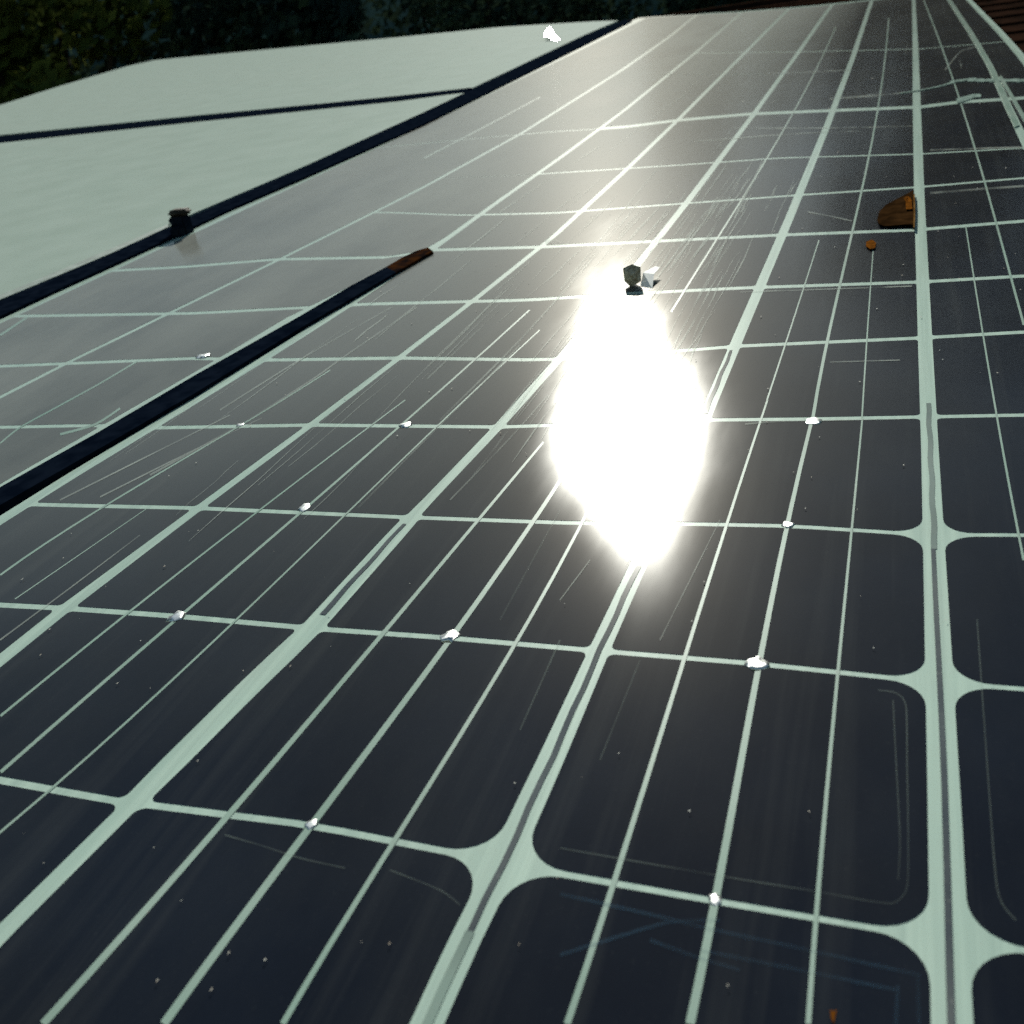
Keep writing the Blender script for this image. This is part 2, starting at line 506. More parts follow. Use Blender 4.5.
for k, (az, d, el, sp, kd, lab) in enumerate(TR):
    make_tree(az, d, tree_top(d, el), sp, 11+k, kd, lab, 9000 if kd == 2 else (16000 if el > 20 else 8000))

# ------------------------------------------------------------------ house under the array
def house():
    root = bpy.data.objects.new('house', None); COL.objects.link(root)
    tag(root, 'house with brown tiled roof showing beyond the upper right panel edge', 'house')
    bm = bmesh.new()
    # tiled slope under the panels: rows of overlapping tiles, each course a small step
    u0, u1, v0, v1 = -10.0*S, 9.0*S, -5.0*S, 19.4*S
    W0 = -.16*S
    # main slab outline follows the array on the left
    n = 34
    for k in range(n):
        a = v0+(v1-v0)*k/n; b = v0+(v1-v0)*(k+1)/n
        lo, hi = W0-.006, W0+.001
        vs = [bm.verts.new(c) for c in ((u0, a-.02, hi), (u1, a-.02, hi), (u1, b, lo), (u0, b, lo), (u0, a-.02, lo-.01), (u1, a-.02, lo-.01))]
        bm.faces.new((vs[0], vs[1], vs[2], vs[3])); bm.faces.new((vs[4], vs[5], vs[1], vs[0]))
    # underside and back slope
    for zz in (W0-.05,):
        vs = [bm.verts.new(c) for c in ((u0, v0, zz), (u1, v0, zz), (u1, v1, zz), (u0, v1, zz))]
        bm.faces.new(vs)
    tile = simple('brown roof tiles', (.030, .015, .010), 1, .0, var=(.012, .008, .006), vscale=18, bump=.3)
    ro = mesh_obj('roof', bm, tile, root); ro.matrix_world = PANEL
    # back slope + ridge
    top = PANEL @ Vector((0, v1, W0))
    bm = bmesh.new()
    vs = [bm.verts.new(c) for c in ((u0, top.y, top.z-.01), (u1, top.y, top.z-.01), (u1, top.y+5, top.z-2.2), (u0, top.y+5, top.z-2.2))]
    bm.faces.new(vs); mesh_obj('back_slope', bm, tile, root)
    bm = bmesh.new()
    prev = None
    for k in range(2):
        ring = [bm.verts.new((u0 if k == 0 else u1, top.y+.07*math.cos(q*math.pi/6), top.z-.05+.07*math.sin(q*math.pi/6))) for q in range(7)]
        if prev:
            for q in range(6): bm.faces.new((prev[q], prev[q+1], ring[q+1], ring[q]))
        prev = ring
    mesh_obj('ridge_tile', bm, tile, root)
    wl = simple('plaster wall', (.55, .52, .45), .9, .2, var=(.48, .45, .39), vscale=6)
    bm = bmesh.new()
    lowz = (PANEL @ Vector((0, v0+.4, W0-.08))).z
    y0 = v0+.5; y1 = top.y+4.6
    prof = [(y0, -.4), (y0, lowz), (top.y, top.z-.12), (y1, top.z-2.2), (y1, -.4)]
    for x in (u0+.4, u1-.4):
        bm.faces.new([bm.verts.new((x, y, z)) for y, z in prof])
    for (ya, za), (yb, zb) in ((prof[0], prof[1]), (prof[3], prof[4])):
        bm.faces.new([bm.verts.new(c) for c in ((u0+.4, ya, za), (u1-.4, ya, za), (u1-.4, yb, zb), (u0+.4, yb, zb))])
    mesh_obj('wall', bm, wl, root)
house()

# ------------------------------------------------------------------ survey of the array (photo pixels)
LP = {
 0: [(949, 0), (972, 35), (990, 66), (1006, 102), (1017, 125)],
 1: [(952, 1024), (944, 800), (936, 600), (930, 450), (925, 340), (919, 200), (917, 110), (916, 50), (914, 22)],
 2: [(428, 1024), (457, 950), (500, 872), (528, 810), (556, 750), (598, 650), (640, 562), (705, 420), (740, 330), (790, 215), (829, 123), (854, 57), (871, 0)],
 3: [(0, 935), (130, 805), (245, 690), (320, 625), (408, 515), (500, 425), (570, 350), (640, 262), (688, 200), (751, 117), (798, 53), (824, 16)],
 4: [(0, 660), (65, 609), (200, 508), (310, 425), (396, 358), (480, 295), (560, 235), (624, 172), (677, 119), (741, 55), (790, 9)],
 5: [(0, 519), (60, 480), (150, 426), (260, 360), (345, 307), (432, 250), (496, 200), (560, 157), (624, 112), (696, 53), (741, 12)],
 6: [(0, 397), (70, 361), (172, 312), (277, 260), (400, 199), (424, 187), (520, 134), (624, 68), (673, 35), (694, 16)],
}
RP = {
 'A': [(0, 780), (110, 800), (310, 825), (470, 856), (545, 871), (715, 901), (920, 936), (1024, 950)],
 'B': [(0, 605), (60, 608), (175, 616), (320, 629), (450, 638), (600, 651), (760, 664), (930, 682), (1024, 689)],
 'C': [(15, 504), (98, 506), (195, 508), (400, 517), (570, 523), (690, 524), (790, 526), (930, 535), (1024, 535)],
 'D': [(0, 427), (94, 425), (145, 428), (310, 425), (500, 427), (710, 420), (812, 419), (920, 417), (1024, 415)],
 'E': [(0, 366), (195, 358), (270, 360), (400, 358), (540, 360), (690, 350), (740, 346), (920, 338), (1024, 332)],
 'F': [(12, 316), (195, 313), (370, 304), (530, 300), (620, 294), (660, 292), (740, 288), (830, 285), (920, 282), (1024, 276)],
 'G': [(120, 270), (180, 267), (278, 259), (390, 257), (433, 250), (540, 247), (680, 240), (780, 235), (915, 230), (1024, 221)],
 'H': [(382, 212), (466, 215), (555, 213), (690, 203), (800, 195), (920, 187), (1024, 178)],
 'I': [(380, 172), (450, 178), (540, 174), (680, 165), (780, 158), (920, 154), (990, 150), (1024, 148)],
 'J': [(500, 136), (560, 131), (624, 127), (680, 120), (750, 114), (820, 111), (920, 107), (960, 102), (1024, 98)],
 'K': [(600, 62), (700, 53), (795, 52), (920, 49), (1024, 40)],
}
far_px = [(560, 26), (624, 19), (660, 16), (740, 12), (790, 8), (824, 5), (880, -1), (966, -9)]
L = {k: Line(fair(v, 4, .65) if k else v, 1) for k, v in LP.items()}
Rw = {k: Line(v, 0) for k, v in RP.items()}
FAR = Line(far_px, 0)
for k, v in (('Y', .345), ('X', -.115), ('W', -.58)): Rw[k] = (lambda c: (lambda u: c))(v)
Rw['Z'] = (lambda u: FAR(u)-.12)
ROWS = ['W', 'X', 'Y', 'A', 'B', 'C', 'D', 'E', 'F', 'G', 'H', 'I', 'J', 'K', 'Z']
RPX = {'A': 6.8, 'B': 5.0, 'C': 3.9, 'D': 3.6, 'E': 3.4, 'F': 3.2, 'G': 3, 'H': 1.8, 'I': 1.2, 'J': 3, 'K': .6}

def dvdy(u, v):
    """panel units of v per photo pixel at (u, v)"""
    c = PFC.transposed() @ Vector((u, v, -1)); y0 = -F*c.y/(-c.z)
    c2 = PFC.transposed() @ Vector((u, v+.01, -1)); y1 = -F*c2.y/(-c2.z)
    c = 512-(-c.y/c.z*F); c2 = 512-(-c2.y/c2.z*F)
    return .01/max(1e-6, abs(c-c2))

def to_px(u, v, w=0.0):
    c = PFC.transposed() @ Vector((u, v, w-1))
    return (512+c.x/-c.z*F, 512-c.y/-c.z*F)

def row_half(r, u, v, scale=1.0):
    px = RPX.get(r)
    if px is None: return .011
    a = to_px(u, v-.02)[1]; b = to_px(u, v+.02)[1]
    return px*scale/2*.04/max(1e-6, a-b)

def tab(tb, v):
    for i in range(len(tb)-1):
        if v <= tb[i+1][0]:
            if v <= tb[i][0]: return tb[i][1]
            t = (v-tb[i][0])/(tb[i+1][0]-tb[i][0]); return tb[i][1]+t*(tb[i+1][1]-tb[i][1])
    return tb[-1][1]
GAP = {0: [(0, .03), (20, .05)], 1: [(0, .042), (.8, .040), (1.3, .038), (2, .034), (4, .037), (6.5, .042), (10, .040), (15, .036)],
       2: [(0, .034), (.9, .042), (1.3, .036), (2, .032), (5, .036), (10, .040), (15, .046)],
       3: [(0, .032), (.79, .034), (.84, .05), (1.2, .054), (1.27, .05), (1.64, .046), (1.7, .03), (4, .032), (8, .036), (15, .05)],
       4: [(0, .042), (1.25, .040), (1.7, .030), (3, .026), (5, .030), (9, .036), (15, .05)],
       5: [(0, .07), (3.0, .07), (3.9, .05), (5, .036), (9, .040), (15, .05)],
       6: [(0, .026), (3, .028), (8, .036), (15, .05)]}

def right_edge(v): return L[0](v)+.20-.035*max(0, min(1, (v-8)/5))
def left_mid_edge(v): return -3.86
def gapfun(k, side):
    if k == 'R': return lambda v: right_edge(v)-.02
    return lambda v: L[k](v)+side*tab(GAP[k], v)/2

def rounded(n=6, r=(0, 0, 0, 0)):
    """unit-rect outline parameters with per-corner (rs, rt) radii: bl, br, tr, tl"""
    out = []
    cs = [(0, 0), (1, 0), (1, 1), (0, 1)]
    for k, (cx, cy) in enumerate(cs):
        rs, rt = r[k]
        sx = 1 if cx == 0 else -1; sy = 1 if cy == 0 else -1
        a0 = [math.pi, 1.5*math.pi, 0, .5*math.pi][k]
        for i in range(n+1):
            a = a0+i/n*math.pi/2
            out.append((cx+sx*rs+math.cos(a)*rs, cy+sy*rt+math.sin(a)*rt))
        nx, ny = cs[(k+1) % 4]
        for q in (.2, .4, .6, .8):
            out.append((cx+(nx-cx)*q, cy+(ny-cy)*q))
    # order along edges is approximately monotone; drop intermediate points inside fillets
    return out

CORNER = {(1, 'A'): .058, (1, 'B'): .052, (1, 'C'): .05, (1, 'D'): .012, (2, 'A'): .062, (2, 'B'): .012, (1, 'Y'): .07, (2, 'Y'): .07, (3, 'A'): .016}
def cell_outline(ka, kb, ra, rb, fl, fr, hw_scale=(1, 1), inset=0.0):
    def bot(u): v = Rw[ra](u); return v+row_half(ra, u, v, hw_scale[0])+inset
    def top(u): v = Rw[rb](u); return v-row_half(rb, u, v, hw_scale[1])-inset
    um = (fl(Rw[ra](-.5))+fr(Rw[ra](-.5)))/2
    H = top(um)-bot(um); vm = (top(um)+bot(um))/2; W = fr(vm)-fl(vm)
    def rad(kk, rr):
        R = CORNER.get((kk, rr), .010)-inset*.4
        R = max(.004, R)
        return (min(.3, R/W), min(.3, R*.95/H))
    rr = [rad(ka, ra), rad(kb, ra), rad(kb, rb), rad(ka, rb)]
    pts = []
    cs = [(0, 0), (1, 0), (1, 1), (0, 1)]
    for k, (cx, cy) in enumerate(cs):
        rs, rt = rr[k]
        sx = 1 if cx == 0 else -1; sy = 1 if cy == 0 else -1
        a0 = [math.pi, 1.5*math.pi, 0, .5*math.pi][k]
        for i in range(8):
            a = a0+i/7*math.pi/2
            pts.append((cx+sx*rs+math.cos(a)*rs, cy+sy*rt+math.sin(a)*rt))
        nx, ny = cs[(k+1) % 4]
        r2 = rr[(k+1) % 4]
        j = 0 if nx != cx else 1
        lo = rr[k][j]; hi = 1-r2[j]
        for q in range(1, 6):
            t = lo+(hi-lo)*q/6
            if t > lo+.01 and t < hi-.01: pts.append((cx+(nx-cx)*t, cy+(ny-cy)*t))
    out = []
    for s, t in pts:
        v = vm
        for it in range(6):
            a, b = fl(v)+inset, fr(v)-inset
            u = a+(b-a)*s
            v = bot(u)+(top(u)-bot(u))*t
        out.append((u, v))
    return out

# ------------------------------------------------------------------ the large panel
big = empty('solar_panel', 'large solar panel of dark cells under the blinding sun glare, right of both black rails', 'solar panel', 'solar panels on the roof')
def vlist(a, b, n): return [a+(b-a)*i/n for i in range(n+1)]
V_END = 3.75
# white sheet
bm = bmesh.new()
vs = vlist(-.75, 16.5, 60)
left = [(L[5](v)-.5*tab(GAP[5], v)*(.4), v) for v in vs]
right = [(right_edge(v), v) for v in vs]
topv = [(u, FAR(u)) for u in (left[-1][0]+.05, -3.0, -2.2, -1.4, -.8, 0, .5)]
left = [p for p in left if p[1] < FAR(p[0])-.02]
right = [p for p in right if p[1] < FAR(p[0])-.02]
topv = [(u, FAR(u)) for u in vlist(left[-1][0], right[-1][0], 8)]
outline = left+topv+list(reversed(right))
poly(bm, outline, 0.0, .12)
mesh_obj('backsheet', bm, M['sheet'], big)

cols = [('R', 0), (0, 1), (1, 2), (2, 3), (3, 4), (4, 5)]
def cell(panel, pts, inner):
    bm = bmesh.new()
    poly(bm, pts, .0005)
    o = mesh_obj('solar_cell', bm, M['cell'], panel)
    return o
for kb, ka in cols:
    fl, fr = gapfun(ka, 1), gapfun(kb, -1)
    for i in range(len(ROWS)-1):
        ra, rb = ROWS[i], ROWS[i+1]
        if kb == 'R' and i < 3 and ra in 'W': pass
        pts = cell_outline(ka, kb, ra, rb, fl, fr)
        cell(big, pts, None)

# busbars: measured lines, drawn as thin tinned ribbons
BUS = [
 ([(690, 1024), (715, 900), (735, 800), (757, 664), (775, 590), (788, 525), (800, 465), (812, 420)], (11, 4)),
 ([(812, 420), (829, 340), (850, 234), (866, 172), (878, 109), (886, 60), (888, 18)], (4, 1.2)),
 ([(808, 1024), (818, 900), (826, 800), (838, 660), (846, 590), (853, 525), (862, 418)], (6.5, 2)),
 ([(862, 418), (866, 350), (871, 283), (873, 250)], (2, 1.2)),
 ([(567, 1024), (613, 884), (642, 800), (671, 693), (702, 603), (729, 521), (767, 400)], (8, 2.2)),
 ([(767, 400), (790, 330), (819, 240)], (2, 1.2)),
 ([(671, 312), (718, 238), (743, 197), (798, 102), (824, 57), (835, 27)], (2.2, 1.0)),
 ([(43, 1024), (125, 933), (227, 815), (297, 737), (390, 624), (447, 560), (494, 497), (545, 442)], (9, 2.5)),
 ([(164, 1024), (219, 948), (273, 874), (313, 824), (350, 777), (397, 711), (447, 640), (479, 600), (533, 524), (569, 466)], (10, 4)),
 ([(283, 1024), (324, 952), (395, 843), (463, 725), (518, 643), (528, 624), (575, 530), (600, 490)], (7, 3)),
 ([(0, 716), (122, 619), (200, 556), (254, 512), (300, 478), (366, 434), (402, 400)], (2.8, 1.2)),
 ([(0, 772), (73, 710), (171, 623), (293, 520), (305, 507), (359, 462), (400, 427), (431, 400), (470, 362), (530, 310)], (4, 1.6)),
 ([(0, 833), (55, 784), (141, 710), (232, 623), (344, 517), (434, 428), (470, 395), (540, 330)], (2.8, 1.2)),
 ([(0, 575), (103, 508), (152, 476), (200, 450), (283, 400), (330, 370)], (2.2, 1.3)),
 ([(15, 599), (146, 509)], (1.1, .8)),
 ([(924, 0), (939, 41), (955, 86), (974, 143), (990, 200), (1000, 240), (1010, 273), (1024, 325)], (1.5, 3)),
 ([(966, 226), (973, 275), (982, 331), (995, 400), (1003, 450), (1010, 495), (1024, 560)], (1.5, 3)),
]
for pts, wd in BUS:
    bm = bmesh.new(); pxribbon(bm, fair(pts, 3 if len(pts) > 4 else 2, dense=14), (wd[0]*.85, wd[1]*.85), .0009, smooth=False, sub=2)
    mesh_obj('busbar', bm, M['bus'], big)
bm = bmesh.new()
pxribbon(bm, [(949, 0), (972, 35), (990, 66), (1006, 102), (1017, 126)], (3, 5), .006, .004)
mesh_obj('busbar', bm, M['bus'], big)
bm = bmesh.new(); pxribbon(bm, [(1000, 76), (1010, 93), (1026, 121)], (3, 4), .006, .004)
mesh_obj('busbar', bm, M['bus'], big)

# dark seams in the white strips, each following its strip
for k, v0, v1, w0, w1, off in ((1, -.7, 1.62, .0085, .0075, .0), (1, 1.62, 2.25, .010, .010, .001), (2, .70, 1.52, .0085, .010, .001), (2, -.6, .70, .013, .012, .001),
                            (2, 2.2, 2.62, .012, .008, -.004), (3, 1.30, 1.64, .013, .009, -.003)):
    pts = [(L[k](v)+off+.0012*math.sin(v*37+k), v) for v in vlist(v0, v1, 16)]
    bm = bmesh.new(); ribbon(bm, pts, [w0+(w1-w0)*i/16*(.85+.3*math.sin(i*1.9)**2) for i in range(17)], .0009)
    mesh_obj('seam', bm, M['seam_worn'] if (k == 2 and v0 < 0) else M['seam_pale'] if v0 > 1.6 and k == 1 else M['seam'], big)

# solder tabs at the busbar crossings: small domed blobs
def dome(name, px, py, rpx, parent, mat, h=.075, stretch=1.1):
    u, v = unp(px, py)
    per = abs(unp(px+5, py)[0]-unp(px-5, py)[0])/10
    rad = rpx*per*1.12
    bm = bmesh.new()
    bmesh.ops.create_icosphere(bm, subdivisions=2, radius=1)
    rd = random.Random(int(px*7+py))
    for q in bm.verts:
        n_ = .8+.55*noise.noise(q.co*1.7+Vector((px, py, 0)))
        q.co = Vector((q.co.x*rad*stretch*n_, q.co.y*rad*1.2*n_, q.co.z*rad*h))*S
    bmesh.ops.translate(bm, verts=bm.verts, vec=Vector((u*S, v*S, .0008*S)))
    return mesh_obj(name, bm, mat, parent, smooth=True)
for px, py, rp in ((311, 825, 6), (177, 617, 8), (449, 637, 9), (757, 664, 11), (715, 900, 7), (788, 525, 6), (813, 421, 8), (305, 508, 6), (406, 425, 6), (240, 425, 3), (205, 356, 4)):
    dome('solder_tab', px, py, rp, big, M['solder'])

# frame: right edge and far edge
bm = bmesh.new()
vs = vlist(-.75, 13.2, 40)
ribbon(bm, [(right_edge(v)+.012, v) for v in vs], .024, .006, .12)
mesh_obj('frame', bm, M['frame'], big)
bm = bmesh.new()
us = vlist(-2.9, right_edge(13)+.08, 12)
ribbon(bm, [(u, FAR(u)+.03) for u in us], .05, .002, .12)
mesh_obj('frame', bm, M['frame'], big)

# ghost reflections of cell edges, drawn as faint ribbons, and scratches, in near cells
G1 = [[(878, 690), (896, 693), (906, 706), (907, 760), (908, 820), (908, 875), (905, 893), (893, 903), (870, 901), (820, 892), (745, 880), (640, 862), (560, 848)],
      [(893, 700), (896, 760), (900, 840), (898, 880)],
      [(977, 619), (989, 790), (996, 880), (1003, 905), (1016, 920)],
      [(390, 870), (440, 890), (460, 905)], [(225, 835), (260, 845), (300, 858), (345, 868)],
      [(500, 620), (560, 510)], [(520, 730), (560, 640)], [(540, 800), (580, 700), (600, 650)], [(600, 760), (640, 660)]]
for pts in G1:
    bm = bmesh.new(); pxribbon(bm, pts, 1.7, .0014); mesh_obj('ghost_line', bm, M['ghost'], big)
G2 = [[(560, 894), (640, 912), (715, 930), (800, 948), (870, 964), (920, 975)], [(700, 950), (800, 970), (896, 990)], [(898, 985), (896, 1024)], [(918, 975), (919, 1024)],
      [(560, 955), (620, 936), (670, 922), (720, 920)], [(650, 940), (700, 958), (740, 970)]]
for pts in G2:
    bm = bmesh.new(); pxribbon(bm, pts, 4.0, .0014); mesh_obj('ghost_line', bm, M['ghost_blue'], big)

# long dust streaks dragged down the glass: nobody could count them
rd = random.Random(5)
bm = bmesh.new()
for k in range(120):
    u = rd.uniform(-2.1, -.42); v = rd.uniform(1.5, 4.2); ln = rd.uniform(.25, 1.2)
    if rd.random() < .55: u = rd.uniform(-1.0, -.5); v = rd.uniform(1.9, 4.5)
    drift = rd.uniform(-.015, .03)
    pts = [(u+drift*t+.003*math.sin(t*9+k), v+ln*t) for t in (0, .2, .4, .6, .8, 1)]
    wd = rd.uniform(.002, .0065)*(v/2.2)
    ribbon(bm, pts, [wd*.3, wd, wd, wd*.9, wd*.8, wd*.2], .0016+.000004*k)
for k in range(10):
    u = rd.uniform(-1.9, .4); v = rd.uniform(4.2, 9); ln = rd.uniform(.3, 1.4)
    pts = [(u+rd.uniform(-.01, .02)*t, v+ln*t) for t in (0, .5, 1)]
    ribbon(bm, pts, [.002, .007, .002], .002+.000004*k)
tag(mesh_obj('dust_streaks', bm, M['faint'], big), kind='stuff')
bm = bmesh.new()
for k in range(300):
    u = rd.uniform(-2.2, .6); v = .55+rd.random()**2*8
    if u < L[5](v)+.05: continue
    rr = rd.uniform(.0006, .0020)*(.6+v*.25)
    m4 = Matrix.Translation((u*S, v*S, .004*S)) @ Matrix.Diagonal((rr*S, rr*S*rd.uniform(.7, 2.6), rr*S*.05, 1))
    bmesh.ops.create_icosphere(bm, subdivisions=1, radius=1, matrix=m4)
tag(mesh_obj('dirt_specks', bm, M['speck'], big), kind='stuff')
# fine wiping lines and fainter finger lines one can follow
FINE = [([(150, 475), (240, 425), (313, 379), (345, 356), (417, 307)], (2, 1.2)), ([(220, 410), (306, 356), (392, 307)], (1.4, 1)),
        ([(60, 500), (150, 455), (230, 415)], (1.5, 1)), ([(100, 497), (190, 452), (262, 418)], (1.5, 1)),
        ([(358, 508), (420, 445), (479, 387), (520, 345)], (1.8, 1.3)), ([(427, 379), (470, 338), (520, 290)], (1.5, 1.2)),
        ([(440, 420), (520, 340), (600, 250), (640, 200)], (1.8, 1.4)), ([(560, 290), (620, 215), (664, 160)], (1.8, 1)),
        ([(450, 500), (510, 438), (548, 395)], (1.5, 1.5)), ([(0, 640), (70, 588), (140, 535)], (1.4, 1)), ([(500, 212), (560, 172), (600, 146)], (1.4, 1)),
        ([(735, 128), (830, 128), (912, 126)], (1.6, 1)), ([(830, 99), (880, 95), (912, 92)], (2, 1.6)), ([(660, 74), (760, 74), (850, 70)], (1.4, 1)),
        ([(690, 142), (790, 134), (860, 131)], (1.4, 1)), ([(930, 193), (980, 189), (1024, 186)], (2, 2)), ([(930, 150), (990, 148), (1024, 147)], (1.5, 1.5)),
        ([(808, 212), (830, 216), (852, 221)], (1.4, .8)), ([(740, 292), (830, 289), (912, 286)], (1.2, 1.2)), ([(745, 424), (790, 421), (900, 419)], (1.6, 1)),
        ([(945, 70), (960, 52), (975, 47)], (1.2, 1)), ([(560, 600), (590, 560)], (1.2, 1)), ([(660, 640), (700, 560), (720, 520)], (1.4, 1)),
        ([(830, 362), (900, 360)], (1.2, 1)), ([(610, 150), (660, 112), (700, 84)], (1.2, .8))]
for pts, wd in FINE:
    bm = bmesh.new(); pxribbon(bm, pts, wd, .0016); mesh_obj('fine_line', bm, M['faint'], big)
# pale smears
for pts, wd in (([(868, 96), (880, 94.5)], 4.5), ([(545, 240), (563, 243)], 4)):
    bm = bmesh.new(); pxribbon(bm, pts, wd, .005); mesh_obj('smear', bm, M['scuff'], big)

# ------------------------------------------------------------------ the middle panel between the black rails
mid = empty('solar_panel', 'hazy grey solar panel strip lying between the two black rails', 'solar panel', 'solar panels on the roof', uv=(-2.6, 4), w=-.0012)
OFF = (-2.6, 4)
def rel(pts): return [(u-OFF[0], v-OFF[1]) for u, v in pts]
bm = bmesh.new()
vs = vlist(1.0, 17, 50)
inner = [(L[5](v)-.2*tab(GAP[5], v)-.001-.1*max(0, min(1, (3.85-v)*1.2)), v) for v in vs]
inner = [p for p in inner if p[1] < FAR(p[0])-.02]
outer = [(left_mid_edge(v)-.04-(.0 if v < 8 else (v-8)*.026), v) for v in vlist(1.0, 17.6, 30)]
poly(bm, rel(inner+[(u, FAR(max(-5, u))) for u in vlist(inner[-1][0], outer[-1][0], 5)]+list(reversed(outer))), 0, .12)
mesh_obj('backsheet', bm, M['sheet'], mid)
bm_ = None
mrows = ['C', 'D', 'E', 'F', 'G', 'H', 'I', 'J', 'K', 'Z']
def mid_left(v): return left_mid_edge(v)+.17-(.0 if v < 8 else (v-8)*.026)
for ka, kb, fl, fr in ((6, 5, gapfun(6, 1), lambda v: L[5](v)-.018-.172*max(0, min(1, (4.1-v)*1.0))),
                       ('l', 6, mid_left, gapfun(6, -1))):
    rows = mrows if kb == 5 else ['C', 'D', 'E', 'F', 'G', 'J', 'Z']
    for i in range(len(rows)-1):
        sc = lambda r: (.25 if r in 'IJK' else .7 if r == 'H' else .9) if kb == 5 else (.2 if r == 'J' else .9)
        pts = cell_outline(ka, kb, rows[i], rows[i+1], fl, fr, (sc(rows[i]), sc(rows[i+1])))
        bm = bmesh.new(); poly(bm, rel(pts), .0005); mesh_obj('solar_cell', bm, M['hazy'], mid)
for pts, wd in (([(0, 443), (20, 427), (60, 405), (100, 383), (137, 361)], (1.5, 1.5)), ([(0, 335), (27, 317)], (2, 2)),
                ([(424, 158), (480, 129), (540, 97)], (1, .6)), ([(493, 218), (552, 180), (580, 163)], (1, .8)),
                ([(60, 434), (95, 424), (120, 408)], (2.5, 2))):
    bm = bmesh.new(); pxribbon(bm, pts, wd, .0009)
    bmesh.ops.translate(bm, verts=bm.verts, vec=(-OFF[0]*S, -OFF[1]*S, 0))
    mesh_obj('busbar', bm, M['bus'], mid)
dm = dome('solder_tab', 202, 356, 5, mid, M['solder']); dm.location = (-OFF[0]*S, -OFF[1]*S, 0)

# ------------------------------------------------------------------ pale frosted panels beyond the long rail
def pale(label, pts, top_h, frame_px):
    us = [unp(*p) for p in pts]
    cx = sum(p[0] for p in us)/len(us); cy = sum(p[1] for p in us)/len(us)
    o = empty('frosted_panel', label, 'solar panel', 'solar panels on the roof', uv=(cx, cy))
    bm = bmesh.new(); poly(bm, [(u-cx, v-cy) for u, v in us], 0, .10)
    mesh_obj('surface', bm, M['pale'], o)
    if frame_px:
        bm = bmesh.new(); pxribbon(bm, frame_px[0], frame_px[1], .004, .05, sub=2)
        bmesh.ops.translate(bm, verts=bm.verts, vec=(-cx*S, -cy*S, 0))
        mesh_obj('frame', bm, M['frame'], o)
    return o
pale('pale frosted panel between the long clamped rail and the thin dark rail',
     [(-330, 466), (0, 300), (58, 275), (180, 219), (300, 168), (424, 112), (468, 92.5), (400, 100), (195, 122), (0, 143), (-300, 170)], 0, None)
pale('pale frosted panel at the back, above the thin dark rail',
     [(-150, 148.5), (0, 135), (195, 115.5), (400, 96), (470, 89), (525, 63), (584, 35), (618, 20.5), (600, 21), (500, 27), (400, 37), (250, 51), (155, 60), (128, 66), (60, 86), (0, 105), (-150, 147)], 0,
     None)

# ------------------------------------------------------------------ black rails
def rail(label, up, lo, h, uv, extra=None):
    ou, ov = unp(*uv)
    o = empty('mounting_rail', label, 'rail', 'black rails between the panels', uv=(ou, ov))
    def body(name, a, b, h, mat, base=-.1):
        bm = bmesh.new()
        A = [unp(x, y, h) for x, y in a]; B = [unp(x, y, h) for x, y in b]
        mk = lambda P, z: [bm.verts.new(((u-ou)*S, (v-ov)*S, z*S)) for u, v in P]
        A1, B1, A0, B0 = mk(A, h), mk(B, h), mk(A, base), mk(B, base)
        for i in range(len(A)-1):
            bm.faces.new((A1[i], B1[i], B1[i+1], A1[i+1])); bm.faces.new((A1[i], A1[i+1], A0[i+1], A0[i]))
            bm.faces.new((B1[i+1], B1[i], B0[i], B0[i+1]))
        for k in (0, -1): bm.faces.new((A1[k], B1[k], B0[k], A0[k]))
        return mesh_obj(name, bm, mat, o)
    body('rail_body', up, lo, h, M['rail'])
    for e in extra or (): body(*e)
    return o
rail('long black rail holding the dark clamp, left of the hazy grey panel',
     [(-330, 452), (0, 299), (58, 275), (100, 257.5), (170, 226), (180, 221.5), (230, 199), (300, 169), (424, 112), (525, 64), (584, 36), (625, 19.5)],
     [(-330, 476), (0, 316), (58, 289), (100, 270), (170, 238), (180, 233), (230, 209), (300, 179), (424, 124), (525, 74), (584, 45), (632, 21)],
     .012, (180, 224),
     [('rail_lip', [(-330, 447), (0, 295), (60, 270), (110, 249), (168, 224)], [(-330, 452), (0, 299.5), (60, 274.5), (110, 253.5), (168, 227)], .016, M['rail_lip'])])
rail('short black rail with a rusty end between the grey strip and the large panel',
     [(-200, 605), (0, 487), (100, 431), (195, 375), (300, 316), (352, 285), (386, 267)],
     [(-200, 630), (0, 505), (100, 448), (195, 393), (300, 328), (352, 298), (396, 272)],
     .012, (195, 384),
     [('rusty_end', [(386, 267), (402, 257.5), (418, 250), (428, 247.5)], [(396, 272), (410, 264), (424, 256), (433, 251)], .012, M['rust'])])
rail('thin dark rail between the two pale frosted panels',
     [(-300, 161.5), (0, 136), (195, 116.3), (400, 95.5), (472, 87.5)],
     [(-300, 169), (0, 142.5), (195, 121.5), (400, 100.5), (466, 91.5)],
     .006, (195, 119))

# ------------------------------------------------------------------ small things on the glass
def box_bm(bm, x0, x1, y0, y1, z0, z1, bevel=0.0, mi=0):
    r_ = bmesh.ops.create_cube(bm, size=1)
    for v in r_['verts']:
        v.co = Vector((x0+(x1-x0)*(v.co.x+.5), y0+(y1-y0)*(v.co.y+.5), z0+(z1-z0)*(v.co.z+.5)))
    if bevel:
        es = list({e for v in r_['verts'] for e in v.link_edges})
        bmesh.ops.bevel(bm, geom=es, offset=bevel, segments=2, affect='EDGES')

def scale_at(px, py):
    """metres per photo pixel for something standing at this spot of the glass"""
    u, v = unp(px, py)
    c = PFC.transposed() @ Vector((u, v, -1))
    return -c.z*S/F
